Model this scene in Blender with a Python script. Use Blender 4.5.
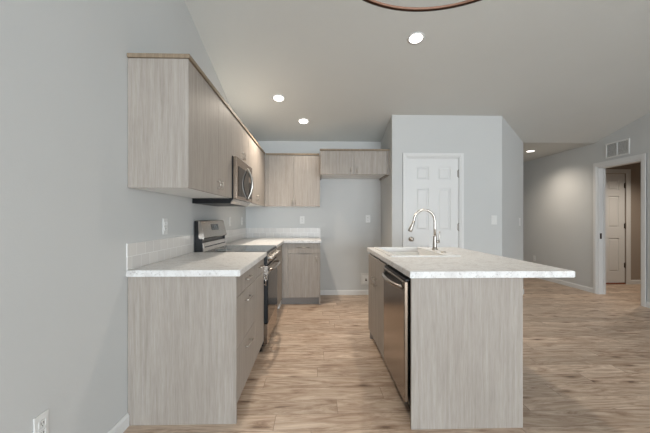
import bpy, bmesh, math, random
from mathutils import Vector, Matrix
for o in list(bpy.data.objects): bpy.data.objects.remove(o, do_unlink=True)
S = bpy.context.scene
C = S.collection
random.seed(4)
PI = math.pi
# ------------------------------------------------------------------ camera
cd = bpy.data.cameras.new('camera'); cam = bpy.data.objects.new('camera', cd); C.objects.link(cam)
cam.location = (0, 0, 1.215); cam.rotation_euler = (PI/2, 0, -0.0272)
cd.sensor_width = 36; cd.lens = 339.8/650*36; cd.shift_y = 2.16/650; cd.clip_start = .05
S.camera = cam
# ------------------------------------------------------------------ view
S.view_settings.view_transform = 'Standard'; S.view_settings.look = 'None'
S.view_settings.gamma = 1; S.view_settings.use_curve_mapping = False
S.view_settings.exposure = 0.0
# ------------------------------------------------------------------ world
w = bpy.data.worlds.new('World'); S.world = w; w.use_nodes = True
w.node_tree.nodes['Background'].inputs[0].default_value = (.80, .88, 1, 1)
w.node_tree.nodes['Background'].inputs[1].default_value = 1.2
# ------------------------------------------------------------------ daylight through the windows behind the camera
def area(name, loc, rot, sx, sy, power, col):
    l = bpy.data.lights.new(name, 'AREA'); l.shape = 'RECTANGLE'; l.size = sx; l.size_y = sy
    l.energy = power; l.color = col
    o = bpy.data.objects.new(name, l); o.location = loc; o.rotation_euler = rot; C.objects.link(o); return o
area('daylight_patio_door', (1.7, -7.96, 1.15), (PI/2, 0, 0), 4.6, 2.0, 540, (.84, .93, 1))
area('daylight_side_window', (4.50, -4.1, 1.25), (PI/2, 0, PI/2), 2.6, 1.4, 150, (.84, .93, 1))
CAN_POWER = 50; CAN_COL = (1, .88, .74)

HB, DB, K, YR = 2.445, 5.407, .24, -1.3
def hz(y):
    if y >= DB: return HB
    if y >= YR: return HB + K*(DB-y)
    return hz(YR) - .25*(YR-y)

# ------------------------------------------------------------------ materials
def lin(r, g, b):
    f = lambda c: (c/255/12.92) if c/255 <= .04045 else ((c/255+.055)/1.055)**2.4
    return (f(r), f(g), f(b), 1)
class NT:
    def __init__(s, name):
        s.m = bpy.data.materials.new(name); s.m.use_nodes = True
        s.t = s.m.node_tree; s.n = s.t.nodes; s.b = s.n['Principled BSDF']
    def new(s, ty, **kw):
        n = s.n.new(ty)
        for k, v in kw.items():
            if hasattr(n, k): setattr(n, k, v)
            else: n.inputs[k.replace('_', ' ')].default_value = v
        return n
    def link(s, a, b): s.t.links.new(a, b)
    def coords(s, scale=(1,1,1), rand=False):
        tc = s.new('ShaderNodeTexCoord'); src = tc.outputs['Object']
        if rand:
            oi = s.new('ShaderNodeObjectInfo'); mu = s.new('ShaderNodeMath', operation='MULTIPLY')
            s.link(oi.outputs['Random'], mu.inputs[0]); mu.inputs[1].default_value = 37
            ad = s.new('ShaderNodeVectorMath', operation='ADD'); s.link(src, ad.inputs[0]); s.link(mu.outputs[0], ad.inputs[1]); src = ad.outputs[0]
        mp = s.new('ShaderNodeMapping'); mp.inputs['Scale'].default_value = scale
        s.link(src, mp.inputs['Vector']); return mp.outputs['Vector']
    def noise(s, vec, scale=5, detail=4, rough=.55, dist=0):
        n = s.new('ShaderNodeTexNoise'); n.inputs['Scale'].default_value = scale; n.inputs['Detail'].default_value = detail
        n.inputs['Roughness'].default_value = rough; n.inputs['Distortion'].default_value = dist
        s.link(vec, n.inputs['Vector']); return n.outputs['Fac']
    def ramp(s, fac, stops, interp='LINEAR'):
        r = s.new('ShaderNodeValToRGB'); cr = r.color_ramp; cr.interpolation = interp
        while len(cr.elements) < len(stops): cr.elements.new(.5)
        for e, (p, c) in zip(cr.elements, stops): e.position = p; e.color = c
        s.link(fac, r.inputs['Fac']); return r.outputs['Color']
    def mix(s, fac, a, b, mode='MIX'):
        m = s.new('ShaderNodeMix', data_type='RGBA', blend_type=mode)
        for sock, v in ((m.inputs[0], fac), (m.inputs[6], a), (m.inputs[7], b)):
            if isinstance(v, (int, float, tuple)): sock.default_value = v
            else: s.link(v, sock)
        return m.outputs[2]
    def bump(s, h, strength=.1, dist=.01):
        b = s.new('ShaderNodeBump'); b.inputs['Strength'].default_value = strength; b.inputs['Distance'].default_value = dist
        s.link(h, b.inputs['Height']); s.link(b.outputs[0], s.b.inputs['Normal'])
    def out(s, col=None, rough=.5, metal=0, spec=.5):
        if col is not None:
            if isinstance(col, tuple): s.b.inputs['Base Color'].default_value = col
            else: s.link(col, s.b.inputs['Base Color'])
        if isinstance(rough, (int, float)): s.b.inputs['Roughness'].default_value = rough
        else: s.link(rough, s.b.inputs['Roughness'])
        s.b.inputs['Metallic'].default_value = metal; s.b.inputs['Specular IOR Level'].default_value = spec
        return s.m
def paint(name, col, rough=.75, bump=.15, sc=90):
    n = NT(name); v = n.coords()
    f = n.noise(v, 1.3, 3); c = n.mix(f, tuple(x*.965 for x in col[:3])+(1,), tuple(min(1, x*1.03) for x in col[:3])+(1,))
    n.bump(n.noise(v, sc, 3), bump, .004)
    return n.out(c, rough, spec=.3)
M = {}
M['wall'] = paint('wall_paint', lin(202, 203, 202))
M['ceil'] = paint('ceiling_paint', lin(206, 206, 202), .9, .35, 60)
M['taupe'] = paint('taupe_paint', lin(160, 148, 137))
M['white'] = paint('white_trim_paint', lin(222, 222, 221), .4, .02)
M['plate'] = paint('white_plastic', lin(222, 222, 220), .35, 0)
M['dark'] = paint('dark_slot', lin(45, 45, 45), .6, 0)
def wood(name, base, lo, hi):
    n = NT(name); v = n.coords((1, 1, .045), True)
    a = n.noise(v, 48, 5, .65, .2); b = n.noise(v, 230, 3, .6)
    v2 = n.coords((1, 1, .25), True); c = n.noise(v2, 3.2, 3, .5, .6)
    col = n.ramp(a, [(.28, lo), (.5, base), (.72, hi)])
    fine = n.ramp(b, [(.3, (.80, .79, .78, 1)), (.6, (1, 1, 1, 1))])
    col = n.mix(.75, col, fine, 'MULTIPLY')
    big = n.ramp(c, [(.3, (.91, .90, .89, 1)), (.7, (1, 1, 1, 1))])
    col = n.mix(1.0, col, big, 'MULTIPLY')
    n.bump(b, .06, .002)
    return n.out(col, .5, spec=.35)
M['wood'] = wood('grey_oak_laminate', lin(167, 159, 151), lin(155, 147, 138), lin(177, 170, 163))
M['wood_edge'] = wood('laminate_edge_trim', lin(146, 130, 110), lin(134, 117, 97), lin(158, 142, 122))
def counter():
    n = NT('marbled_laminate'); v = n.coords((1, 1, 1))
    a = n.noise(v, 9, 8, .68, 1.2); b = n.noise(v, 60, 4, .7)
    col = n.ramp(a, [(.30, lin(200, 198, 196)), (.45, lin(216, 214, 212)), (.56, lin(226, 226, 225)), (.7, lin(216, 211, 206))])
    sp = n.ramp(b, [(.34, lin(200, 197, 195)), (.46, (1, 1, 1, 1))])
    return n.out(n.mix(.7, col, sp, 'MULTIPLY'), .38, spec=.45)
M['counter'] = counter()
def floor_mat():
    n = NT('oak_plank_floor'); v0 = n.coords()
    sp = n.new('ShaderNodeSeparateXYZ'); n.link(v0, sp.inputs[0])
    dv = n.new('ShaderNodeMath', operation='DIVIDE'); n.link(sp.outputs[1], dv.inputs[0]); dv.inputs[1].default_value = .165
    fl = n.new('ShaderNodeMath', operation='FLOOR'); n.link(dv.outputs[0], fl.inputs[0])
    wn = n.new('ShaderNodeTexWhiteNoise', noise_dimensions='1D'); n.link(fl.outputs[0], wn.inputs['W'])
    ma = n.new('ShaderNodeMath', operation='MULTIPLY_ADD'); n.link(wn.outputs['Value'], ma.inputs[0]); ma.inputs[1].default_value = 1.22; n.link(sp.outputs[0], ma.inputs[2])
    cb = n.new('ShaderNodeCombineXYZ'); n.link(ma.outputs[0], cb.inputs[0]); n.link(sp.outputs[1], cb.inputs[1]); v = cb.outputs[0]
    br = n.new('ShaderNodeTexBrick', offset=0, offset_frequency=2)
    br.inputs['Color1'].default_value = (0, 0, 0, 1); br.inputs['Color2'].default_value = (1, 1, 1, 1); br.inputs['Mortar'].default_value = (.5, .5, .5, 1)
    br.inputs['Scale'].default_value = 1; br.inputs['Brick Width'].default_value = 1.22; br.inputs['Row Height'].default_value = .165
    br.inputs['Mortar Size'].default_value = .0014; br.inputs['Mortar Smooth'].default_value = .2; br.inputs['Bias'].default_value = 0
    n.link(v, br.inputs['Vector'])
    sc = n.new('ShaderNodeVectorMath', operation='SCALE'); n.link(br.outputs['Color'], sc.inputs[0]); sc.inputs['Scale'].default_value = 13.7
    ad = n.new('ShaderNodeVectorMath', operation='ADD'); n.link(v, ad.inputs[0]); n.link(sc.outputs[0], ad.inputs[1])
    def mp(s_):
        m = n.new('ShaderNodeMapping'); m.inputs['Scale'].default_value = s_; n.link(ad.outputs[0], m.inputs['Vector']); return m.outputs[0]
    g1 = n.noise(mp((1.0, 5.2, 1)), 2.2, 9, .66, 2.4)
    g3 = n.noise(mp((1.6, 14, 1)), 1.6, 5, .6, 1.0)
    g2 = n.noise(mp((2.5, 60, 1)), 3.0, 4, .6, .5)
    col = n.ramp(g1, [(.27, lin(138, 114, 96)), (.39, lin(176, 151, 131)), (.52, lin(200, 179, 160)), (.66, lin(222, 205, 187))])
    fine = n.ramp(g2, [(.3, (.80, .78, .76, 1)), (.62, (1, 1, 1, 1))]); col = n.mix(.6, col, fine, 'MULTIPLY')
    st = n.ramp(g3, [(.30, (.50, .43, .38, 1)), (.39, (.92, .90, .88, 1)), (.45, (1, 1, 1, 1))]); col = n.mix(.9, col, st, 'MULTIPLY')
    pl = n.ramp(br.outputs['Color'], [(0, (.80, .78, .76, 1)), (1, (1.06, 1.05, 1.04, 1))]); col = n.mix(1.0, col, pl, 'MULTIPLY')
    vo = n.new('ShaderNodeTexVoronoi', voronoi_dimensions='2D'); vo.inputs['Scale'].default_value = 1; n.link(mp((1.25, 3.3, 1)), vo.inputs['Vector'])
    kn = n.ramp(vo.outputs['Distance'], [(.02, (.24, .17, .13, 1)), (.05, (.62, .55, .50, 1)), (.11, (1, 1, 1, 1))])
    col = n.mix(.85, col, kn, 'MULTIPLY')
    col = n.mix(br.outputs['Fac'], col, lin(122, 100, 82))
    n.bump(g2, .05, .002)
    return n.out(col, .42, spec=.4)
M['floor'] = floor_mat()
def tile():
    n = NT('backsplash_tile')
    tc = n.new('ShaderNodeTexCoord'); sx = n.new('ShaderNodeSeparateXYZ'); n.link(tc.outputs['Object'], sx.inputs[0])
    a = n.new('ShaderNodeMath', operation='ADD'); n.link(sx.outputs[0], a.inputs[0]); n.link(sx.outputs[1], a.inputs[1])
    cx = n.new('ShaderNodeCombineXYZ'); n.link(a.outputs[0], cx.inputs[0]); n.link(sx.outputs[2], cx.inputs[1])
    br = n.new('ShaderNodeTexBrick', offset=.5); n.link(cx.outputs[0], br.inputs['Vector'])
    br.inputs['Scale'].default_value = 1; br.inputs['Brick Width'].default_value = .108; br.inputs['Row Height'].default_value = .077
    br.inputs['Mortar Size'].default_value = .0016; br.inputs['Mortar Smooth'].default_value = .1
    br.inputs['Color1'].default_value = lin(214, 211, 207); br.inputs['Color2'].default_value = lin(206, 203, 200); br.inputs['Mortar'].default_value = lin(236, 236, 234)
    return n.out(br.outputs['Color'], .3)
M['tile'] = tile()
def steel(name, col, rough, axis=(1, 1, 60)):
    n = NT(name); v = n.coords(axis); f = n.noise(v, 3, 2)
    return n.out(n.mix(f, col, tuple(x*.96 for x in col[:3])+(1,)), rough, 1)
M['steel'] = steel('brushed_stainless', lin(168, 160, 152), .23)
M['steel_door'] = steel('dark_stainless_door', lin(146, 132, 119), .22)
M['nickel'] = steel('brushed_nickel', lin(188, 182, 175), .30)
M['bronze'] = steel('dark_bronze', lin(70, 52, 42), .4)
M['hinge'] = steel('satin_hinge', lin(150, 146, 140), .4)
def simple(name, col, rough, metal=0, spec=.5):
    n = NT(name); v = n.coords(); f = n.noise(v, 30, 2)
    return n.out(n.mix(f, tuple(x*.94 for x in col[:3])+(1,), col), rough, metal, spec)
M['black'] = simple('black_enamel', lin(14, 15, 18), .35, 0, .3)
M['blackglass'] = simple('black_glass', lin(10, 10, 12), .06, 0, .10)
M['cooktop'] = simple('ceramic_cooktop', lin(34, 36, 36), .10)
M['kick'] = simple('toe_kick_board', lin(135, 130, 126), .6)
M['sinkwhite'] = simple('white_composite', lin(236, 235, 233), .25)
M['under'] = simple('white_melamine', lin(236, 236, 234), .5)
M['display'] = simple('display_glass', lin(40, 44, 46), .2)
M['digits'] = simple('display_marks', lin(150, 160, 160), .4)
M['rust'] = simple('reddish_threshold', lin(140, 82, 58), .6)
M['tan'] = simple('tan_wood_ring', lin(150, 112, 92), .5)
M['bulbglass'] = simple('bulb_glass', lin(240, 236, 226), .2)
def emit(name, col, st):
    n = NT(name); n.b.inputs['Emission Color'].default_value = col; n.b.inputs['Emission Strength'].default_value = st
    return n.out(lin(240, 240, 235), .5)
M['lamp'] = emit('lit_lens', (1, .95, .88, 1), 6)

# ------------------------------------------------------------------ geometry helpers
class MB:
    def __init__(s): s.bm = bmesh.new()
    def box(s, x0, x1, y0, y1, z0, z1, bev=0):
        t = bmesh.new(); bmesh.ops.create_cube(t, size=1)
        sx, sy, sz = x1-x0, y1-y0, z1-z0
        for v in t.verts: v.co = Vector(((x0+x1)/2+v.co.x*sx, (y0+y1)/2+v.co.y*sy, (z0+z1)/2+v.co.z*sz))
        if bev: bmesh.ops.bevel(t, geom=list(t.edges), offset=bev, segments=2, affect='EDGES', profile=.5)
        return s.add(t)
    def add(s, t, mat=None):
        if mat is not None: bmesh.ops.transform(t, matrix=mat, verts=t.verts)
        me = bpy.data.meshes.new('tmp'); t.to_mesh(me); t.free(); s.bm.from_mesh(me); bpy.data.meshes.remove(me); return s
    def poly(s, pts0, pts1):          # loft between two equal closed loops (a solid)
        t = bmesh.new(); a = [t.verts.new(p) for p in pts0]; b = [t.verts.new(p) for p in pts1]; n = len(a)
        t.faces.new(a); t.faces.new(b[::-1])
        for i in range(n): t.faces.new((a[i], b[i], b[(i+1) % n], a[(i+1) % n]))
        bmesh.ops.recalc_face_normals(t, faces=t.faces); return s.add(t)
    def plan(s, pts, z0=0, top=None):  # vertical walls from a plan outline up to the sloped ceiling
        return s.poly([(x, y, z0) for x, y in pts], [(x, y, hz(y) if top is None else top) for x, y in pts])
    def yz(s, pts, x0, x1): return s.poly([(x0, y, z) for y, z in pts], [(x1, y, z) for y, z in pts])
    def xz(s, pts, y0, y1): return s.poly([(x, y0, z) for x, z in pts], [(x, y1, z) for x, z in pts])
    def tube(s, pts, r, seg=14, caps=True, closed=False):
        pts = [Vector(p) for p in pts]; n = len(pts); rs = r if isinstance(r, (list, tuple)) else [r]*n
        t = bmesh.new(); rings = []; up = None
        for i, p in enumerate(pts):
            if closed: d = pts[(i+1) % n]-pts[i-1]
            else: d = pts[min(i+1, n-1)]-pts[max(i-1, 0)]
            d.normalize()
            if up is None: up = d.orthogonal().normalized()
            up = (up-d*up.dot(d)).normalized(); q = d.cross(up)
            rings.append([t.verts.new(p+(up*math.cos(2*PI*k/seg)+q*math.sin(2*PI*k/seg))*rs[i]) for k in range(seg)])
        for i in range(n if closed else n-1):
            A, B = rings[i], rings[(i+1) % n]
            for k in range(seg): t.faces.new((A[k], A[(k+1) % seg], B[(k+1) % seg], B[k]))
        if caps and not closed: t.faces.new(rings[0][::-1]); t.faces.new(rings[-1])
        bmesh.ops.recalc_face_normals(t, faces=t.faces)
        for f in t.faces: f.smooth = len(f.verts) == 4
        return s.add(t)
    def cyl(s, p0, p1, r, r2=None, seg=20): return s.tube([p0, p1], [r, r if r2 is None else r2], seg)
    def lathe(s, prof, mat, seg=28):    # prof: (radius, height) along local z, closed where radius = 0
        t = bmesh.new(); rings = []
        for r, z in prof:
            if r < 1e-6: rings.append([t.verts.new((0, 0, z))])
            else: rings.append([t.verts.new((r*math.cos(2*PI*k/seg), r*math.sin(2*PI*k/seg), z)) for k in range(seg)])
        for A, B in zip(rings, rings[1:]):
            for k in range(seg):
                a0, a1 = A[k % len(A)], A[(k+1) % len(A)]; b0, b1 = B[k % len(B)], B[(k+1) % len(B)]
                vs = [a0]
                for q in (a1, b1, b0):
                    if q not in vs: vs.append(q)
                if len(vs) > 2:
                    f = t.faces.new(vs); f.smooth = True
        bmesh.ops.recalc_face_normals(t, faces=t.faces)
        return s.add(t, mat)
    def arch(s): return s
ORG = {}
def obj(name, mb, mat, parent=None):
    bm = mb.bm; me = bpy.data.meshes.new(name)
    if parent is None:
        xs = [v.co for v in bm.verts]
        o3 = Vector(((min(v.x for v in xs)+max(v.x for v in xs))/2, (min(v.y for v in xs)+max(v.y for v in xs))/2, min(v.z for v in xs)))
    else: o3 = ORG[parent.name]
    bmesh.ops.translate(bm, vec=-o3, verts=bm.verts); bm.to_mesh(me); bm.free()
    o = bpy.data.objects.new(name, me); C.objects.link(o); me.materials.append(M[mat])
    ORG[o.name] = o3
    if parent is None: o.location = o3
    else: o.parent = parent
    return o
def thing(name, label, cat, loc, group=None):
    o = bpy.data.objects.new(name, None); C.objects.link(o); o.location = loc; o.empty_display_size = .1
    ORG[o.name] = Vector(loc); return tag(o, label, cat, group)
def tag(o, label, cat, group=None):
    o['label'] = label; o['category'] = cat
    if group: o['group'] = group
    return o
def struct(name, mb, mat):
    o = obj(name, mb, mat); o['kind'] = 'structure'; return o
def dup(root, loc, rot, label):
    r = root.copy(); C.objects.link(r); r.location = loc; r.rotation_euler = rot; r['label'] = label
    for ch in list(root.children):
        c = ch.copy(); C.objects.link(c); c.parent = r
        for g in ch.children:
            d = g.copy(); C.objects.link(d); d.parent = c
    return r

XL, XR, XP, XQ, YP = -1.106, 4.545, 1.043, 2.569, 4.62
YB = -8.0; T = .12; XA = XQ+(DB-YP)           # far corner of the angled wall
# ------------------------------------------------------------------ shell
struct('floor', MB().box(XL-T, 7.3, YB-T, 8.72, -.1, 0), 'floor')
m = MB()
m.yz([(YR, hz(YR)), (DB, HB), (DB, HB+.12), (YR, hz(YR)+.12)], XL-T, XR+T)
m.yz([(YB-T, hz(YB-T)), (YR, hz(YR)), (YR, hz(YR)+.12), (YB-T, hz(YB-T)+.12)], XL-T, XR+T)
m.box(XA-T, XR+T, DB, 8.72, HB, HB+.12)
struct('ceiling', m, 'ceil')
struct('ceiling_side_room', MB().box(XR+T, 7.3, 3.3, 6.27, HB, HB+.12), 'ceil')
e = .001
struct('wall_left', MB().plan([(XL-T, YR), (XL, YR), (XL, DB), (XL-T, DB)]).plan([(XL-T, YB), (XL, YB), (XL, YR), (XL-T, YR)]), 'wall')
struct('wall_back', MB().box(XL-T, XP+T, DB, DB+T, 0, HB+.1), 'wall')
m = MB()
DX0, DX1, DZ = 1.246, 1.975, 2.058
m.plan([(XP, YP), (DX0, YP), (DX0, YP+T), (XP, YP+T)])
m.plan([(DX1, YP), (XQ, YP), (XQ+.05, YP+.05), (XQ-.02, YP+T), (DX1, YP+T)])
m.plan([(DX0, YP), (DX1, YP), (DX1, YP+T), (DX0, YP+T)], DZ)
m.plan([(XP, YP+T), (XP+T, YP+T), (XP+T, DB), (XP, DB)])
struct('wall_pantry', m, 'wall')
struct('wall_angled', MB().plan([(XQ+.051, YP+.051), (XA, DB), (XA-T, DB), (XQ-.018, YP+T+.001)]), 'wall')
struct('wall_hall', MB().box(XA-T, XA, DB, 8.6, 0, HB), 'wall')
struct('wall_hall_end', MB().box(XA-T, XR+T, 8.6, 8.72, 0, HB), 'wall')
m = MB()
OY0, OY1, OZ = 4.618, 5.355, 2.04
m.plan([(XR, YR), (XR+T, YR), (XR+T, OY0), (XR, OY0)])
m.plan([(XR, OY0), (XR+T, OY0), (XR+T, OY1), (XR, OY1)], OZ)
m.plan([(XR, OY1), (XR+T, OY1), (XR+T, DB), (XR, DB)])
m.plan([(XR, DB), (XR+T, DB), (XR+T, 8.6), (XR, 8.6)])
# rear part of the right wall, with a window
for a, b, z0, z1 in ((YB, -5.5, 0, None), (-5.5, -2.7, 0, .5), (-5.5, -2.7, 2.0, None), (-2.7, YR, 0, None)):
    pts = [(XR, a), (XR+T, a), (XR+T, b), (XR, b)]
    m.plan(pts, z0, z1)
struct('wall_right', m, 'wall')
m = MB()
for a, b, z0, z1 in ((XL-T, -.6, 0, 2.4), (-.6, 4.0, 2.15, 2.4), (4.0, XR+T, 0, 2.4)): m.box(a, b, YB-T, YB, z0, z1)
struct('wall_rear', m, 'wall')
m = MB()
RY = 6.15
m.box(XR+T, 4.97, RY, RY+T, 0, HB); m.box(5.75, 7.3, RY, RY+T, 0, HB); m.box(4.97, 5.75, RY, RY+T, 2.05, HB)
m.box(7.2, 7.3, 3.4, RY, 0, HB); m.box(XR+T, 7.2, 3.3, 3.4, 0, HB)
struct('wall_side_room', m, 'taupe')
# window frames behind the camera
def frame(name, horiz, a0, a1, z0, z1, pos, n):
    m = MB(); f = .05
    def bx(p0, p1, q0, q1):
        if horiz: m.box(p0, p1, pos, pos+.06, q0, q1)
        else: m.box(pos, pos+.06, p0, p1, q0, q1)
    bx(a0, a1, z0, z0+f); bx(a0, a1, z1-f, z1)
    for i in range(n+1):
        c = a0+(a1-a0-f)*i/n; bx(c, c+f, z0+f, z1-f)
    return struct(name, m, 'white')
frame('window_1', True, -.6, 4.0, 0.001, 2.149, YB-.1, 2)
frame('window_2', False, -5.499, -2.701, .501, 1.999, XR+.05, 2)
# baseboards
BH, BT = .078, .013
def base_prof(y0, y1, x, sgn):       # along Y on a wall plane x
    return MB().poly([(x, y0, 0), (x+sgn*BT, y0, 0), (x+sgn*BT, y0, BH-.018), (x+sgn*.005, y0, BH), (x, y0, BH)],
                     [(x, y1, 0), (x+sgn*BT, y1, 0), (x+sgn*BT, y1, BH-.018), (x+sgn*.005, y1, BH), (x, y1, BH)])
def base_x(x0, x1, y):
    return MB().poly([(x0, y, 0), (x0, y-BT, 0), (x0, y-BT, BH-.018), (x0, y-.005, BH), (x0, y, BH)],
                     [(x1, y, 0), (x1, y-BT, 0), (x1, y-BT, BH-.018), (x1, y-.005, BH), (x1, y, BH)])
struct('baseboard_left', base_prof(YB, 2.023, XL, 1), 'white')
struct('baseboard_back', base_x(.066, XP, DB), 'white')
struct('baseboard_pantry_side', base_prof(YP, DB-BT-.001, XP, -1), 'white')
struct('baseboard_pantry', base_x(XP, DX0-.056, YP), 'white')
struct('baseboard_pantry_right', base_x(DX1+.056, XQ, YP), 'white')
q = BT/math.sqrt(2)
struct('baseboard_angled', MB().plan([(XQ+.01, YP+.01), (XA, DB), (XA+q, DB-q), (XQ+.01+q, YP+.01-q)], 0, BH), 'white')
struct('baseboard_right', base_prof(OY1+.077, 8.6, XR, -1), 'white')
struct('baseboard_right_near', base_prof(YB, OY0-.077, XR, -1), 'white')
struct('baseboard_side_room', base_x(5.835, 7.2, RY), 'white')
# door casings
def casing(m, a0, a1, zt, wd, place):   # place(u0,u1,z0,z1,t) adds a box of thickness t off the wall
    for t, i in ((.012, 0), (.018, .028)):
        place(m, a0-wd, a0-i*.6-.004, 0.0, zt+wd, t); place(m, a1+i*.6+.004, a1+wd, 0.0, zt+wd, t)
        place(m, a0-i*.6-.004, a1+i*.6+.004, zt+i*.6+.004, zt+wd, t)
m = MB(); casing(m, DX0, DX1, DZ, .056, lambda m, u0, u1, z0, z1, t: m.box(u0, u1, YP-t, YP, z0, z1, .002))
m.box(DX0, DX0+.009, YP, YP+T, 0, DZ); m.box(DX1-.009, DX1, YP, YP+T, 0, DZ); m.box(DX0+.009, DX1-.009, YP, YP+T, DZ-.009, DZ)
struct('trim_1', m, 'white')
m = MB(); casing(m, OY0, OY1, OZ, .074, lambda m, u0, u1, z0, z1, t: m.box(XR-t, XR, u0, u1, z0, z1, .002))
m.box(XR, XR+T, OY0, OY0+.015, 0, OZ); m.box(XR, XR+T, OY1-.015, OY1, 0, OZ); m.box(XR, XR+T, OY0+.015, OY1-.015, OZ-.015, OZ)
m.box(XR+.075, XR+.088, OY1-.025, OY1-.0151, 0, OZ-.016)
o = struct('trim_2', m, 'white')
obj('strike_plate', MB().box(XR+.02, XR+.05, OY1-.0175, OY1-.0152, .89, .98, .001).box(XR+.028, XR+.042, OY1-.0185, OY1-.0176, .92, .95), 'bronze', o)
m = MB(); casing(m, 4.97, 5.75, 2.05, .08, lambda m, u0, u1, z0, z1, t: m.box(u0, u1, RY-t, RY, z0, z1, .002))
struct('trim_3', m, 'white')
struct('trim_4', MB().box(4.98, 5.74, RY-.004, RY+.1, 0, .022, .003), 'rust')
# six panel doors
def six_panel(name, x0, x1, y, z0, z1, cols, rows, knob_x, hinge_x, hinge_zs, hmat):
    m = MB(); yf = y                        # yf: face of stiles
    m.box(x0, x1, yf+.012, yf+.035, z0, z1)
    xs = [x0]+[c for p in cols for c in p]+[x1]
    for i in range(0, len(xs), 2): m.box(xs[i], xs[i+1], yf, yf+.012, z0, z1)
    zs = [z0]+[c for p in rows for c in p]+[z1]
    for (a, b) in cols:
        for i in range(0, len(zs), 2): m.box(a, b, yf, yf+.012, zs[i], zs[i+1])
        for (c, d) in rows:
            i1, i2 = .014, .034
            m.poly([(a+i1, yf+.0119, c+i1), (b-i1, yf+.0119, c+i1), (b-i1, yf+.0119, d-i1), (a+i1, yf+.0119, d-i1)],
                   [(a+i2, yf+.003, c+i2), (b-i2, yf+.003, c+i2), (b-i2, yf+.003, d-i2), (a+i2, yf+.003, d-i2)])
    d = struct(name, m, 'white')
    R = Matrix.Translation((knob_x, yf, .935)) @ Matrix.Rotation(PI/2, 4, 'X')
    k = MB().lathe([(0, 0), (.032, 0), (.032, .006), (.022, .010), (.011, .014), (.011, .036), (.024, .044), (.029, .056), (.024, .068), (.010, .074), (0, .075)], R)
    k_ = obj('door_knob', k, 'nickel' if hmat == 'hinge' else 'bronze', d)
    for hz_ in hinge_zs:
        hg = MB().cyl((hinge_x, yf-.006, hz_-.045), (hinge_x, yf-.006, hz_+.045), .006).box(hinge_x-.018, hinge_x+.016, yf-.003, yf-.0005, hz_-.044, hz_+.044)
        for q in (-.05, .05): hg.cyl((hinge_x, yf-.006, hz_+q-.005), (hinge_x, yf-.006, hz_+q+.005), .0075)
        obj('hinge', hg, hmat, d)
    return d
six_panel('door_1', 1.257, 1.964, YP+.012, .012, 2.047, [(1.375, 1.551), (1.679, 1.855)], [(.23, .85), (1.054, 1.634), (1.746, 1.929)], 1.305, 1.966, (.30, 1.10, 1.835), 'hinge')
six_panel('door_2', 4.982, 5.738, RY+.01, .03, 2.047, [(5.09, 5.29), (5.43, 5.63)], [(.23, .85), (1.054, 1.634), (1.746, 1.929)], 5.04, 5.742, (.35, 1.08, 1.83), 'bronze')

# ------------------------------------------------------------------ pulls
def pull(face, u, z, length, vertical, pos, sgn, parent):
    # face 'x': front in plane x=pos looking sgn ; u is y.  face 'y': plane y=pos, u is x
    so = .024; r = .0045; h = length/2; i = h-.012
    def P(du, dz, out):
        if face == 'x': return (pos+sgn*out, u+du, z+dz)
        return (u+du, pos+sgn*out, z+dz)
    m = MB()
    if vertical:
        m.cyl(P(0, -h, so), P(0, h, so), r, seg=12)
        for q in (-i, i): m.cyl(P(0, q, 0), P(0, q, so), .004, seg=10)
    else:
        m.cyl(P(-h, 0, so), P(h, 0, so), r, seg=12)
        for q in (-i, i): m.cyl(P(q, 0, 0), P(q, 0, so), .004, seg=10)
    return obj('handle', m, 'nickel', parent)
G = .0015
def front(name, face, u0, u1, z0, z1, pos, sgn, parent, hd=None):
    # a door/drawer front 19 mm thick whose outer face lies in plane pos
    m = MB(); t = .018
    if face == 'x': m.box(*sorted((pos, pos-sgn*t)), u0+G, u1-G, z0+G, z1-G, .0012)
    else: m.box(u0+G, u1-G, *sorted((pos, pos-sgn*t)), z0+G, z1-G, .0012)
    o = obj(name, m, 'wood', parent)
    if hd: pull(face, hd[0], hd[1], hd[2], hd[3], pos, sgn, o)
    return o
# ------------------------------------------------------------------ base cabinets, left run
XF = -.470; XC = XF-.020                     # front faces / carcass front
ZT = .875; Z0 = .108
g_b = 'base cabinets along the left and back walls'
def base_left(name, label, y0, y1, fronts, panel=False):
    c = thing(name, label, 'cabinet', ((XL+XC)/2, (y0+y1)/2, 0), g_b)
    ya = y0+.019 if panel else y0+.0005
    obj('body', MB().box(XL+.002, XC, ya, y1-.0005, Z0, ZT), 'under', c)
    obj('toe_kick', MB().box(XL+.002, XC-.06, ya, y1-.0005, 0, Z0-.001), 'kick', c)
    if panel: obj('end_panel', MB().box(XL+.002, XF, y0, y0+.018, 0, ZT, .001), 'wood', c)
    yf = y0+.019 if panel else y0
    for nm, a, b, h in fronts: front(nm, 'x', yf, y1, a, b, XF, 1, c, h)
    return c
c1 = base_left('drawer_cabinet', 'grey oak base cabinet with three drawers and the full end panel nearest the camera', 2.025, 2.665,
    [('drawer', .742, .872, (2.35, .812, .16, False)), ('drawer', .43, .742, (2.35, .672, .16, False)), ('drawer', Z0, .43, (2.35, .362, .16, False))], True)
c2 = base_left('base_cabinet', 'narrow grey oak base cabinet squeezed between the three-drawer cabinet and the range', 2.666, 3.090,
    [('drawer', .742, .872, (2.88, .812, .13, False)), ('door', Z0, .742, (3.045, .66, .09, True))])
c3 = base_left('base_cabinet', 'grey oak base cabinet past the range with a drawer over a door', 3.868, 4.60,
    [('drawer', .742, .872, (4.235, .812, .16, False)), ('door', Z0, .742, (3.92, .66, .09, True))])
obj('filler_strip', MB().box(XC+.001, XF, 4.601, 4.757, Z0, ZT-.003, .001), 'wood', c3)
obj('corner_body', MB().box(XL+.002, XC, 4.602, DB-.002, 0, ZT), 'under', c3)
YF = 4.772; YC = YF+.020
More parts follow.
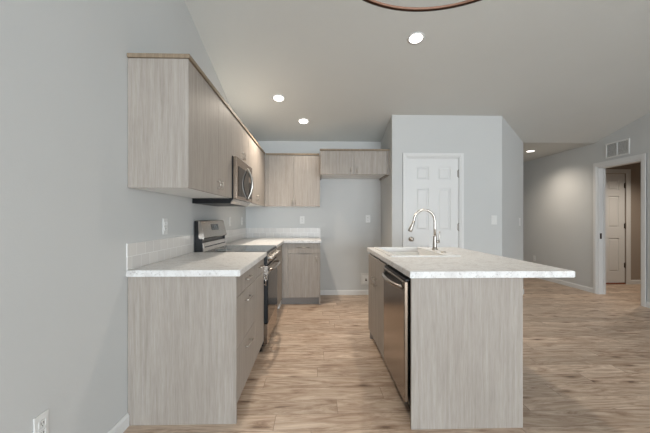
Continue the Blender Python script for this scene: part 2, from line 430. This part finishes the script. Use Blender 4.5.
c4 = thing('base_cabinet', 'grey oak base cabinet against the back wall with one drawer over one door', 'cabinet', (-.21, 5.09, 0), g_b)
obj('body', MB().box(XC+.001, .045, YC, DB-.002, Z0, ZT), 'under', c4)
obj('toe_kick', MB().box(XC+.001, .045, YC+.055, DB-.002, 0, Z0-.001), 'kick', c4)
obj('end_panel', MB().box(.0455, .064, YF+.001, DB-.002, 0, ZT, .001), 'wood', c4)
obj('filler_strip', MB().box(XF+.001, -.390, YF, YC-.001, Z0, ZT-.003, .001), 'wood', c4)
front('drawer', 'y', -.389, .045, .727, .872, YF, -1, c4, (-.172, .812, .17, False))
front('door', 'y', -.389, .045, Z0, .727, YF, -1, c4, (.005, .655, .075, True))
# ------------------------------------------------------------------ worktops
def slab(name, label, pts, z0=.876, z1=.9135, cat='countertop'):
    t = bmesh.new(); a = [t.verts.new((x, y, z0)) for x, y in pts]; b = [t.verts.new((x, y, z1)) for x, y in pts]; n = len(a)
    t.faces.new(a[::-1]); t.faces.new(b)
    for i in range(n): t.faces.new((a[i], a[(i+1) % n], b[(i+1) % n], b[i]))
    bmesh.ops.recalc_face_normals(t, faces=t.faces)
    bmesh.ops.bevel(t, geom=[e_ for e_ in t.edges], offset=.003, segments=2, affect='EDGES')
    return tag(obj(name, MB().add(t), 'counter'), label, cat)
XE = XF+.027
slab('countertop', 'pale marbled countertop on the left run in front of the range', [(XL+.001, 2.005), (XE, 2.005), (XE, 3.090), (XL+.001, 3.090)])
slab('countertop', 'pale marbled L-shaped countertop wrapping the back corner beyond the range', [(XL+.001, 3.868), (XE, 3.868), (XE, 4.748), (.075, 4.748), (.075, DB-.001), (XL+.001, DB-.001)])
# tile backsplash
tag(obj('backsplash', MB().box(XL+.0005, XL+.009, 2.012, 3.088, .9145, 1.068, .001), 'tile'), 'two-row tile backsplash strip on the left wall in front of the range', 'backsplash')
tag(obj('backsplash', MB().box(XL+.0005, XL+.009, 3.870, DB-.001, .9145, 1.068, .001), 'tile'), 'two-row tile backsplash strip on the left wall between the range and the corner', 'backsplash')
tag(obj('backsplash', MB().box(XL+.0095, .072, DB-.009, DB-.0005, .9145, 1.068, .001), 'tile'), 'two-row tile backsplash strip on the back wall above the corner countertop', 'backsplash')

# ------------------------------------------------------------------ wall cabinets
UB, UT = 1.397, 2.158; XU = -.751
g_u = 'wall cabinets with flat grey oak doors'
def trimx(m, y0, y1, x):    # crown strip along a front in plane x
    m.box(x-.03, x+.010, y0, y1, UT+.001, UT+.026, .002)
def wall_left_cab(label, y0, y1, z0, doors, panel=False, trim_end=None):
    c = thing('wall_cabinet', label, 'cabinet', ((XL+XU)/2, (y0+y1)/2, z0), g_u)
    ya = y0+.0185 if panel else y0+.0005
    obj('body', MB().box(XL+.002, XU-.020, ya, y1-.0005, z0, UT), 'under', c)
    if panel: obj('end_panel', MB().box(XL+.002, XU, y0, y0+.018, z0, UT, .001), 'wood', c)
    for a, b, h in doors: front('door', 'x', a+(.018 if (panel and a == y0) else 0), b, z0, UT-.001, XU, 1, c, h)
    m = MB(); m.box(XU-.028, XU+.010, y0-(.010 if panel else -.0005), (trim_end or y1)-.0005, UT+.001, UT+.026, .002)
    if panel: m.box(XL+.002, XU-.0285, y0-.010, y0+.026, UT+.001, UT+.026, .002)
    obj('top_trim', m, 'wood_edge', c)
    return c
wall_left_cab('tall double-door wall cabinet nearest the camera with its side panel facing out', 2.025, 3.066, UB,
    [(2.025, 2.655, (2.618, 1.475, .075, True)), (2.655, 3.066, (2.690, 1.475, .075, True))], True)
wall_left_cab('short double-door wall cabinet directly above the microwave', 3.068, 3.828, 1.782,
    [(3.068, 3.497, (3.462, 1.850, .075, True)), (3.497, 3.828, (3.532, 1.850, .075, True))])
c = wall_left_cab('tall wall cabinet between the microwave and the back corner', 3.830, 5.030, UB,
    [(3.830, 4.36, (4.32, 1.475, .075, True))], trim_end=5.018)
obj('filler_panel', MB().box(XU-.019, XU, 4.362, 5.029, UB, UT-.002, .001), 'wood', c)
YU = 5.050
c = thing('wall_cabinet', 'double-door wall cabinet on the back wall left of the refrigerator space', 'cabinet', (-.33, 5.22, UB), g_u)
obj('body', MB().box(XU+.001, .045, YU+.020, DB-.002, UB, UT), 'under', c)
obj('end_panel', MB().box(.0455, .063, YU+.001, DB-.002, UB, UT, .001), 'wood', c)
obj('filler_strip', MB().box(XU+.001, -.701, YU, YU+.019, UB, UT-.002, .001), 'wood', c)
front('door', 'y', -.700, -.325, UB, UT-.001, YU, -1, c, (-.352, 1.462, .075, True))
front('door', 'y', -.325, .062, UB, UT-.001, YU, -1, c, (-.298, 1.462, .075, True))
obj('top_trim', MB().box(XU+.011, .0515, YU-.010, YU+.028, UT+.001, UT+.026, .002), 'wood_edge', c)
# cabinet above the refrigerator space
YG, FB, FT = 4.772, 1.838, 2.170
c = thing('wall_cabinet', 'short wide double-door cabinet high above the empty refrigerator space', 'cabinet', (.55, 5.08, FB), g_u)
obj('body', MB().box(.085, 1.012, YG+.020, DB-.002, FB+.012, FT), 'under', c)
for a, b in ((.0655, .084), (1.0125, 1.041)): obj('side_panel', MB().box(a, b, YG+.019, DB-.002, FB-.010, FT, .001), 'wood', c)
obj('filler_strip', MB().box(1.012, 1.041, YG, YG+.018, FB-.010, FT, .001), 'wood', c)
front('door', 'y', .0655, .538, FB, FT, YG, -1, c, (.495, FB+.065, .06, True))
front('door', 'y', .538, 1.011, FB, FT, YG, -1, c, (.582, FB+.065, .06, True))
obj('top_trim', MB().box(.0555, 1.041, YG-.012, YG+.028, FT+.001, FT+.026, .002), 'wood_edge', c)

# ------------------------------------------------------------------ range
RY0, RY1 = 3.096, 3.862; RX = -.455
r = thing('range', 'stainless and black freestanding electric range set between the left base cabinets', 'stove', ((XL+RX)/2, (RY0+RY1)/2, 0))
obj('body', MB().box(XL+.012, RX-.020, RY0, RY1, .055, .900, .003), 'black', r)
for x in (XL+.08, RX-.06):
    for y in (RY0+.04, RY1-.04): obj('leg', MB().cyl((x, y, 0), (x, y, .055), .018), 'black', r)
ct = obj('cooktop', MB().box(-1.010, RX+.006, RY0+.001, RY1-.001, .9005, .9155, .004), 'cooktop', r)
for x, y, q in ((-.62, 3.28, .10), (-.62, 3.68, .085), (-.88, 3.28, .075), (-.88, 3.68, .10)):
    t = MB(); n_ = 40
    for rr in (q, q*.72): t.tube([(x+rr*math.cos(2*PI*k/n_), y+rr*math.sin(2*PI*k/n_), .9157) for k in range(n_)], .0009, 6, closed=True)
    obj('burner_ring', t, 'digits', ct)
# backguard: dark side cheeks, sloped control console, vented riser
bgm = MB()
prof_side = [(XL+.012, .902), (-1.018, .902), (-1.024, 1.020), (-1.014, 1.040), (-1.046, 1.188), (-1.060, 1.194), (XL+.012, 1.194)]
bgm.poly([(x, RY0, z) for x, z in prof_side], [(x, RY0+.006, z) for x, z in prof_side])
bgm.poly([(x, RY1-.006, z) for x, z in prof_side], [(x, RY1, z) for x, z in prof_side])
bgm.box(XL+.012, -1.040, RY0+.006, RY1-.006, .902, 1.150)
bg = obj('backguard', bgm, 'black', r)
cons = [(-1.0385, 1.030), (-1.010, 1.032), (-1.006, 1.042), (-1.040, 1.190), (-1.054, 1.199), (XL+.014, 1.199), (XL+.014, 1.1945), (-1.058, 1.1945), (-1.048, 1.187)]
cs = obj('control_console', MB().poly([(x, RY0-.0015, z) for x, z in [(-1.055, 1.034), (-1.012, 1.030), (-1.004, 1.040), (-1.038, 1.188), (-1.052, 1.1985), (XL+.02, 1.1985), (XL+.02, 1.1945), (-1.062, 1.1945)]],
                                      [(x, RY1+.0015, z) for x, z in [(-1.055, 1.034), (-1.012, 1.030), (-1.004, 1.040), (-1.038, 1.188), (-1.052, 1.1985), (XL+.02, 1.1985), (XL+.02, 1.1945), (-1.062, 1.1945)]]), 'steel', r)
def cp(t, off):   # point on the sloped console face, t from bottom 0 to top 1
    x = -1.004+(-1.038+1.004)*t; z = 1.040+.148*t; return (x+off*.975, z+off*.224)
def on_console(y0, y1, t0, t1, o0, o1):
    a, b, c_, d = cp(t0, o0), cp(t1, o0), cp(t1, o1), cp(t0, o1)
    return MB().poly([(p[0], y0, p[1]) for p in (a, b, c_, d)], [(p[0], y1, p[1]) for p in (a, b, c_, d)])
obj('display', on_console(3.37, 3.60, .42, .82, .0003, .002), 'display', cs)
mk = MB()
def seg_digit(y, ch, w_=.014):
    S7 = {'1': 'bc', '2': 'abged', '0': 'abcdef'}
    L = dict(a=((0, 1), (1, 1)), b=((1, 1), (1, .5)), c=((1, .5), (1, 0)), d=((0, 0), (1, 0)), e=((0, 0), (0, .5)), f=((0, .5), (0, 1)), g=((0, .5), (1, .5)))
    for k in S7[ch]:
        (u0, v0), (u1, v1) = L[k]; y0, y1 = y+u0*w_, y+u1*w_; t0, t1 = .58+v0*.17, .58+v1*.17
        t = on_console(min(y0, y1)-.001, max(y0, y1)+.001, min(t0, t1)-.007, max(t0, t1)+.007, .0021, .0027)
        mk.add(t.bm)
for y, ch in ((3.445, '1'), (3.468, '2'), (3.500, '0'), (3.523, '0')): seg_digit(y, ch)
for i in range(6): mk.add(on_console(3.385+i*.035, 3.40+i*.035, .47, .49, .0021, .0027).bm)
obj('display_marks', mk, 'digits', cs)
obj('vent_riser', MB().poly([(x, RY0+.0065, z) for x, z in [(-1.039, .916), (-1.004, .9165), (-1.016, .995), (-1.039, .998)]],
                            [(x, RY1-.0065, z) for x, z in [(-1.039, .916), (-1.004, .9165), (-1.016, .995), (-1.039, .998)]]), 'steel', r)
sl = MB()
for k in range(1): sl.poly([(x, RY0+.03, z) for x, z in [(-1.0095, .950), (-1.0085, .950), (-1.0105, .960), (-1.0115, .960)]], [(x, RY1-.03, z) for x, z in [(-1.0095, .950), (-1.0085, .950), (-1.0105, .960), (-1.0115, .960)]])
obj('vent_slot', sl, 'black', r)
# front: control strip with knobs, door, drawer
obj('control_panel', MB().box(RX-.0195, RX+.014, RY0, RY1, .795, .8995, .003), 'black', r)
obj('panel_face', MB().box(RX+.0142, RX+.0165, RY0+.012, RY1-.012, .800, .894, .001), 'steel', r)
ax = Vector((1, 0, 0))
rot = ax.to_track_quat('Z', 'Y').to_matrix().to_4x4()
for k in range(5):
    y = RY0+.085+k*(RY1-RY0-.17)/4
    kb = obj('knob', MB().lathe([(0, 0), (.027, 0), (.027, .006), (.022, .009), (.020, .034), (.017, .038), (0, .038)], Matrix.Translation((RX+.017, y, .848)) @ rot), 'nickel', r)
dr = obj('oven_door', MB().box(RX-.019, RX+.018, RY0+.004, RY1-.004, .262, .788, .004), 'black', r)
obj('door_glass', MB().box(RX+.0182, RX+.0215, RY0+.012, RY1-.012, .268, .705, .001), 'blackglass', dr)
obj('door_band', MB().box(RX+.0182, RX+.022, RY0+.005, RY1-.005, .706, .786, .001), 'steel', dr)
obj('door_edge_strip', MB().box(RX-.018, RX+.0175, RY0+.0015, RY0+.0038, .66, .786, .001), 'steel', dr)
hp = []
n_ = 14
for i in range(n_+1):
    t = i/n_; y = RY0+.05+(RY1-RY0-.10)*t
    hp.append((RX+.022+.048*min(1, math.sin(PI*t)**.35 if 0 < t < 1 else 0), y, .745))
obj('oven_handle', MB().tube(hp, .011, 12), 'steel', dr)
obj('storage_drawer', MB().box(RX-.019, RX+.016, RY0+.003, RY1-.003, .072, .256, .004), 'steel_door', r)

# ------------------------------------------------------------------ microwave
MY0, MY1, MX = 3.070, 3.826, -.742
mw = thing('microwave', 'stainless over-the-range microwave with an oval handle hung under the short wall cabinet', 'microwave', ((XL+MX)/2, (MY0+MY1)/2, 1.352))
prof = [(XL+.002, 1.352), (MX-.028, 1.352), (MX-.020, 1.372), (MX-.001, 1.392), (MX-.001, 1.779), (XL+.002, 1.779)]
obj('body', MB().poly([(x, MY0, z) for x, z in prof], [(x, MY1, z) for x, z in prof]), 'black', mw)
obj('bottom_grille', MB().poly([(x, MY0+.004, z) for x, z in [(MX-.025, 1.3515), (MX-.0, 1.372), (MX+.012, 1.390), (MX, 1.391), (MX-.017, 1.3715)]],
                               [(x, MY1-.004, z) for x, z in [(MX-.025, 1.3515), (MX-.0, 1.372), (MX+.012, 1.390), (MX, 1.391), (MX-.017, 1.3715)]]), 'steel', mw)
YD = 3.64
md = obj('door', MB().box(MX, MX+.030, MY0+.002, YD, 1.393, 1.7785, .004), 'steel_door', mw)
obj('window', MB().box(MX+.0302, MX+.033, MY0+.085, YD-.018, 1.425, 1.700, .001), 'blackglass', md)
cpn = obj('control_panel', MB().box(MX, MX+.030, YD+.002, MY1-.002, 1.393, 1.7785, .004), 'steel_door', mw)
obj('keypad', MB().box(MX+.0302, MX+.032, YD+.018, MY1-.02, 1.43, 1.60, .0008), 'black', cpn)
obj('display', MB().box(MX+.0302, MX+.032, YD+.018, MY1-.02, 1.66, 1.70, .0008), 'display', cpn)
bow = []
for k in range(25):     # tall bowed handle
    t_ = k/24; bow.append((MX+.030+.052*math.sin(PI*t_)**.8 if 0 < k < 24 else MX+.029, 3.56, 1.415+.320*t_))
obj('handle', MB().tube(bow, [.009+.003*math.sin(PI*k/24) for k in range(25)], 12), 'nickel', md)

# ------------------------------------------------------------------ island
IX0, IX1, IY0, IY1 = .550, 1.203, 1.942, 3.440
isl = thing('kitchen_island', 'grey oak island base with a full end panel facing the camera', 'kitchen island', ((IX0+IX1)/2, (IY0+IY1)/2, 0))
obj('end_panel', MB().box(IX0, IX1, IY0, IY0+.019, 0, ZT, .001), 'wood', isl)
obj('back_panel', MB().box(IX1-.019, IX1, IY0+.0195, IY1, 0, ZT, .001), 'wood', isl)
obj('far_panel', MB().box(IX0, IX1-.0195, IY1-.018, IY1, 0, ZT, .001), 'wood', isl)
dw = thing('dishwasher', 'stainless dishwasher with a bowed bar handle built into the island', 'dishwasher', (.8, 2.29, 0))
D0, D1 = 1.985, 2.592
obj('body', MB().box(.552, 1.15, D0+.003, D1-.003, .11, .862), 'black', dw)
obj('kick_plate', MB().box(.60, 1.1, D0+.003, D1-.003, 0, .109), 'black', dw)
dd = obj('door', MB().box(.520, .546, D0, D1, .132, .845, .005), 'steel_door', dw)
obj('shadow_strip', MB().box(.527, .551, D0+.001, D1-.001, .8455, .860, .001), 'black', dw)  # black strip stands in for the shadow below the counter edge
obj('handle_pocket', MB().box(.5185, .5198, D0+.045, D1-.045, .785, .832, .0005), 'black', dd)
hp = []
for i in range(17):
    t_ = i/16; y = D0+.035+(D1-D0-.07)*t_
    hp.append((.516-.036*math.sin(PI*t_)**.6 if 0 < t_ < 1 else .520, y, .806))
obj('handle', MB().tube(hp, [.010+.003*math.sin(PI*i/16) for i in range(17)], 12), 'steel', dd)
sc = thing('sink_cabinet', 'grey oak double-door sink cabinet at the far end of the island', 'cabinet', (.8, 3.0, 0))
S0, S1 = 2.604, 3.420
bd = MB()   # open box so that the bowl can hang inside
bd.box(.552, 1.18, S0, S0+.016, Z0, ZT); bd.box(.552, 1.18, S1-.016, S1, Z0, ZT); bd.box(.552, 1.18, S0+.0165, S1-.0165, Z0, Z0+.016); bd.box(1.165, 1.18, S0+.0165, S1-.0165, Z0+.0165, ZT)
obj('body', bd, 'under', sc)
obj('toe_kick', MB().box(.60, .615, S0, S1, 0, Z0-.001), 'kick', sc)
front('door', 'x', S0, 3.015, Z0, ZT-.015, .532, -1, sc, (2.965, .655, .075, True))
front('door', 'x', 3.015, S1, Z0, ZT-.015, .532, -1, sc, (3.065, .655, .075, True))
# worktop with a sink cut-out (four strips welded into a ring)
cx0, cx1, cy0, cy1 = .535, 1.492, 1.915, 3.545
SX0, SX1, SY0, SY1 = .605, 1.133, 2.672, 3.492
def ring_slab(o, i, z0, z1, bev=.003):
    t = bmesh.new(); O = [(o[0], o[2]), (o[1], o[2]), (o[1], o[3]), (o[0], o[3])]; I = [(i[0], i[2]), (i[1], i[2]), (i[1], i[3]), (i[0], i[3])]
    vo = [[t.verts.new((x, y, z)) for x, y in O] for z in (z0, z1)]; vi = [[t.verts.new((x, y, z)) for x, y in I] for z in (z0, z1)]
    for k in range(4):
        j = (k+1) % 4
        t.faces.new((vo[0][k], vo[0][j], vo[1][j], vo[1][k])); t.faces.new((vi[0][j], vi[0][k], vi[1][k], vi[1][j]))
        t.faces.new((vo[1][k], vo[1][j], vi[1][j], vi[1][k])); t.faces.new((vo[0][j], vo[0][k], vi[0][k], vi[0][j]))
    bmesh.ops.recalc_face_normals(t, faces=t.faces)
    if bev:
        es = [e_ for e_ in t.edges if len({round(v.co.z, 4) for v in e_.verts}) == 1 and len(e_.link_faces) == 2 and abs(e_.link_faces[0].normal.dot(e_.link_faces[1].normal)) < .1]
        bmesh.ops.bevel(t, geom=es, offset=bev, segments=2, affect='EDGES')
    return t
t = ring_slab((cx0, cx1, cy0, cy1), (SX0, SX1, SY0, SY1), .876, .9135)
tag(obj('island_countertop', MB().add(t), 'counter'), 'pale marbled island countertop overhanging on the right with the sink set in it', 'countertop')
# sink : rim + bowl
rm = ring_slab((SX0-.012, SX1+.012, SY0-.012, SY1+.012), (.640, 1.045, 2.700, 3.465), .914, .921, .002)
sk = tag(obj('sink', MB().add(rm), 'sinkwhite'), 'white rectangular drop-in sink at the far end of the island countertop', 'sink')
b1 = MB(); bz = .715; th = .006
bx0, bx1, by0, by1 = .640, 1.045, 2.700, 3.465
def bowl_loop(i, z): return [(bx0+i, by0+i, z), (bx1-i, by0+i, z), (bx1-i, by1-i, z), (bx0+i, by1-i, z)]
t = bmesh.new()
loops = [[t.verts.new(p) for p in bowl_loop(*q)] for q in ((0, .9135), (.006, .75), (.018, .728), (.06, .722))]
outl = [[t.verts.new(p) for p in bowl_loop(*q)] for q in ((-.006, .9135), (0, .745), (.012, .722), (.06, .715))]
for LL, fl in ((loops, 0), (outl, 1)):
    for A, B in zip(LL, LL[1:]):
        for k in range(4): t.faces.new((A[k], A[(k+1) % 4], B[(k+1) % 4], B[k]))
    t.faces.new(LL[-1])
for k in range(4): t.faces.new((loops[0][k], loops[0][(k+1) % 4], outl[0][(k+1) % 4], outl[0][k]))
bmesh.ops.recalc_face_normals(t, faces=t.faces)
obj('bowl', b1.add(t), 'sinkwhite', sk)
obj('drain', MB().lathe([(0, .002), (.030, .002), (.042, .004), (.045, .0005), (0, .0005)], Matrix.Translation((.84, 3.08, .7222))), 'nickel', sk)
# faucet
fx, fy, fz = 1.128, 3.19, .9215
fc = thing('faucet', 'brushed nickel gooseneck pull-down faucet standing on the sink deck', 'faucet', (fx, fy, fz))
obj('base', MB().lathe([(0, 0), (.027, 0), (.027, .006), (.022, .012), (.018, .03), (.0165, .08), (.0155, .13), (.013, .14), (0, .14)], Matrix.Translation((fx, fy, fz))), 'nickel', fc)
pts = [(fx, fy, fz+.12), (fx, fy, fz+.20), (fx, fy, fz+.272)]; R_ = .100
for k in range(1, 15):
    a = PI*k/15*1.06; pts.append((fx-R_+R_*math.cos(a), fy, fz+.272+R_*1.05*math.sin(a)))
d = (Vector(pts[-1])-Vector(pts[-2])).normalized()
tip = Vector(pts[-1]); pts.append(tuple(tip+d*.012))
obj('spout', MB().tube(pts, .0120, 16), 'nickel', fc)
d = (d+Vector((-.28, 0, 0))).normalized()
h0 = Vector(pts[-1]); L_ = .095
obj('spray_head', MB().tube([h0-d*.004, h0+d*.01, h0+d*.03, h0+d*.07, h0+d*L_, h0+d*(L_+.004)], [.0125, .0145, .0155, .0195, .0205, .016], 18), 'nickel', fc)
hd = MB().cyl((fx+.012, fy, fz+.075), (fx+.042, fy, fz+.075), .013)
hd.tube([(fx+.036, fy, fz+.075), (fx+.040, fy-.002, fz+.10), (fx+.044, fy-.004, fz+.15), (fx+.045, fy-.004, fz+.172)], [.009, .0065, .0055, .007], 12)
obj('lever_handle', hd, 'nickel', fc)
tag(obj('sink_air_gap', MB().lathe([(0, 0), (.022, 0), (.023, .003), (.019, .010), (.008, .012), (0, .012)], Matrix.Translation((1.105, 2.915, .9215))), 'nickel'), 'small flat nickel cap on the sink deck in front of the faucet', 'sink cap')

# ------------------------------------------------------------------ outlets and switches (built facing +Y-normal, plate in XZ plane, front towards -Y)
def lbox(m, *a, **k): return m.box(*a, **k)
def make_outlet(name, label, cat, group, kind, wdt=.072, hgt=.118):
    t = thing(name, label, cat, (0, 0, 0), group)
    obj('plate', MB().box(-wdt/2, wdt/2, -.006, 0, -hgt/2, hgt/2, .0022), 'plate', t)
    if kind == 'outlet':
        for q in (-.0195, .0195):
            f = obj('receptacle', MB().box(-.017, .017, -.008, -.0062, q-.014, q+.014, .003), 'plate', t)
            s_ = MB()
            for xx in (-.0065, .0065): s_.box(xx-.0012, xx+.0012, -.0088, -.0081, q-.002, q+.007)
            s_.cyl((0, -.0081, q-.008), (0, -.0088, q-.008), .0024, seg=10)
            obj('slots', s_, 'dark', f)
    else:
        n = 2 if wdt > .1 else 1
        for i in range(n):
            xx = (i-(n-1)/2)*.046
            obj('rocker', MB().poly([(xx-.0165, -.0062, -.033), (xx+.0165, -.0062, -.033), (xx+.0165, -.0062, .033), (xx-.0165, -.0062, .033)],
                                    [(xx-.0155, -.0075, -.032), (xx+.0155, -.0075, -.032), (xx+.0155, -.0115, .032), (xx-.0155, -.0115, .032)]), 'plate', t)
            obj('rocker_frame', MB().box(xx-.0185, xx-.0168, -.0075, -.0062, -.035, .035).box(xx+.0168, xx+.0185, -.0075, -.0062, -.035, .035), 'under', t)
    return t
go = 'white wall outlets'
LW = (0, 0, PI/2)      # local -Y -> +X
RW = (0, 0, -PI/2)     # local -Y -> -X
o1 = make_outlet('wall_outlet', 'white outlet low on the left wall nearest the camera', 'outlet', go, 'outlet')
o1.location = (XL+.0003, 1.395, .372); o1.rotation_euler = LW
dup(o1, (XL+.0003, 2.52, 1.158), LW, 'white outlet on the left wall above the countertop in front of the range')
dup(o1, (XL+.0003, 4.41, 1.178), LW, 'white outlet on the left wall just past the range, the nearer of two')
dup(o1, (XL+.0003, 5.12, 1.178), LW, 'white outlet on the left wall closest to the back corner')
dup(o1, (-.215, DB-.0003, 1.195), (0, 0, 0), 'white outlet on the back wall above the corner countertop')
dup(o1, (.832, DB-.0003, 1.21), (0, 0, 0), 'white outlet on the back wall in the refrigerator space')
dup(o1, (XR-.0003, 6.94, .39), RW, 'white outlet low on the hallway wall right of the angled corner')
dup(o1, (IX1+.0003, 2.02, .79), (0, 0, -PI/2+PI), 'white outlet on the right side of the island under the overhang')
gs = 'white rocker light switches'
s1 = make_outlet('light_switch', 'white rocker switch on the wall right of the pantry door', 'light switch', gs, 'switch', .080, .124)
s1.location = (2.457, YP-.0003, 1.197)
s2 = make_outlet('light_switch', 'white rocker switch on the angled wall beside the hallway', 'light switch', gs, 'switch', .080, .124)
s2.location = (XQ+.628-.0003, YP+.628+.0003-.0004, 1.165); s2.rotation_euler = (0, 0, PI/4)
# water supply box in the refrigerator space
wb = thing('water_supply_box', 'white recessed icemaker water box low on the back wall of the refrigerator space', 'water box', (.80, DB-.0005, .26))
m = MB(); x0, x1, z0, z1 = .715, .885, .165, .345
for a, b, c_, d_ in ((x0, x1, z1-.03, z1), (x0, x1, z0, z0+.03), (x0, x0+.03, z0+.03, z1-.03), (x1-.03, x1, z0+.03, z1-.03)): m.box(a, b, DB-.011, DB-.0005, c_, d_, .001)
obj('frame', m, 'plate', wb)
obj('recess', MB().box(x0+.0305, x1-.0305, DB-.003, DB-.0006, z0+.0305, z1-.0305), 'under', wb)
obj('valve', MB().cyl((.80, DB-.003, .235), (.80, DB-.026, .235), .010).cyl((.80, DB-.018, .235), (.80, DB-.018, .262), .007).box(.785, .815, DB-.031, DB-.026, .229, .241, .001), 'bronze', wb)
# return air vent over the doorway
vt = thing('return_air_vent', 'white two-section louvered air vent on the right wall above the doorway', 'vent', (XR-.0005, 4.998, 2.155))
y0, y1, z0, z1 = 4.795, 5.200, 2.152, 2.385
m = MB()
for a, b, c_, d_ in ((y0, y1, z1-.022, z1), (y0, y1, z0, z0+.022), (y0, y0+.022, z0+.022, z1-.022), (y1-.022, y1, z0+.022, z1-.022), (4.989, 5.006, z0+.022, z1-.022)): m.box(XR-.012, XR-.0005, a, b, c_, d_, .001)
obj('frame', m, 'plate', vt)
obj('backing', MB().box(XR-.002, XR-.0006, y0+.0225, y1-.0225, z0+.0225, z1-.0225), 'dark', vt)
for a, b in ((y0+.0225, 4.9885), (5.0065, y1-.0225)):
    m = MB()
    for k in range(14):
        z = z0+.030+k*.0132
        m.poly([(XR-.0095, a, z-.004), (XR-.0085, a, z-.005), (XR-.0022, a, z+.005), (XR-.0032, a, z+.006)], [(XR-.0095, b, z-.004), (XR-.0085, b, z-.005), (XR-.0022, b, z+.005), (XR-.0032, b, z+.006)])
    obj('louvers', m, 'plate', vt)

# ------------------------------------------------------------------ recessed lights
def can(x, y, tilt, label, power, rad=.062, z=None, spread=130):
    z = z or hz(y)
    t = thing('recessed_light', label, 'ceiling light', (0, 0, 0), 'recessed ceiling lights')
    I = Matrix.Identity(4)
    obj('trim_ring', MB().lathe([(rad, 0), (rad+.018, 0), (rad+.020, -.004), (rad+.006, -.008), (rad, -.006), (rad, 0)], I), 'plate', t)
    obj('lens', MB().lathe([(0, -.0005), (rad-.0005, -.0005), (rad-.0005, -.005), (0, -.006)], I), 'lamp', t)
    t.location = (x, y, z-.0005); t.rotation_euler = (tilt, 0, 0)
    l = bpy.data.lights.new('can_glow', 'SPOT'); l.energy = power; l.color = CAN_COL; l.spot_size = R_deg(spread); l.spot_blend = 1; l.shadow_soft_size = .05
    lo = bpy.data.objects.new('can_glow', l); C.objects.link(lo); lo.parent = t; lo.location = (0, 0, -.07)
def R_deg(d): return d*PI/180
sl_ = -math.atan(K)
can(.968, 3.258, sl_, 'lit recessed ceiling light nearest the camera, above the island', CAN_POWER*1.3)
can(-.463, 4.256, sl_, 'lit recessed ceiling light at the left, nearest the left wall cabinets', CAN_POWER*2.7)
can(-.172, 4.796, sl_, 'lit recessed ceiling light closest to the back wall', CAN_POWER*.5)
can(3.90, 6.07, 0, 'lit recessed light in the flat hallway ceiling', 52, spread=150)
can(5.5, 5.3, 0, 'unseen recessed light added to brighten the side room beyond the doorway', 88, z=HB)  # added lamp, out of view, that brightens the side room
# ------------------------------------------------------------------ ring chandelier
rx, ry, rz, RR = .358, .868, 1.966, .357
ch = thing('ring_chandelier', 'large dark bronze ring chandelier hanging near the camera, cut off by the photo top', 'chandelier', (rx, ry, rz))
def hoop(r0, r1, z0, z1, n=96):
    t = bmesh.new(); L = []
    for r_, z in ((r0, z0), (r1, z0), (r1, z1), (r0, z1)): L.append([t.verts.new((rx+r_*math.cos(2*PI*k/n), ry+r_*math.sin(2*PI*k/n), z)) for k in range(n)])
    for i in range(4):
        A, B = L[i], L[(i+1) % 4]
        for k in range(n):
            f = t.faces.new((A[k], A[(k+1) % n], B[(k+1) % n], B[k])); f.smooth = True
    bmesh.ops.recalc_face_normals(t, faces=t.faces); return MB().add(t)
o = obj('ring', hoop(RR-.009, RR, rz, rz+.010), 'bronze', ch)
obj('inner_band', hoop(RR-.011, RR-.0092, rz+.003, rz+.010), 'tan', ch)
for k in range(3):
    a = 2*PI*k/3+PI/2+PI/3; p = (rx+(RR-.008)*math.cos(a), ry+(RR-.008)*math.sin(a), rz+.012)
    obj('hanging_rod', MB().cyl(p, (rx+.03*math.cos(a), ry+.03*math.sin(a), rz+.62), .004, seg=10), 'bronze', ch)
for k in range(6):
    a = 2*PI*k/6+PI/2+PI/6; p = Vector((rx+(RR-.022)*math.cos(a), ry+(RR-.022)*math.sin(a), rz+.012))
    s_ = obj('candle_socket', MB().cyl(p, p+Vector((0, 0, .07)), .012), 'bronze', ch)
    obj('bulb', MB().lathe([(0, .066), (.010, .070), (.017, .095), (.014, .115), (.004, .140), (0, .142)], Matrix.Translation(p), 16), 'bulbglass', s_)
obj('stem', MB().cyl((rx, ry, rz+.60), (rx, ry, hz(ry)-.03), .008).cyl((rx, ry, rz+.60), (rx, ry, rz+.65), .035), 'bronze', ch)
obj('canopy', MB().cyl((rx, ry, hz(ry)-.045), (rx, ry, hz(ry)-.017), .06), 'bronze', ch)
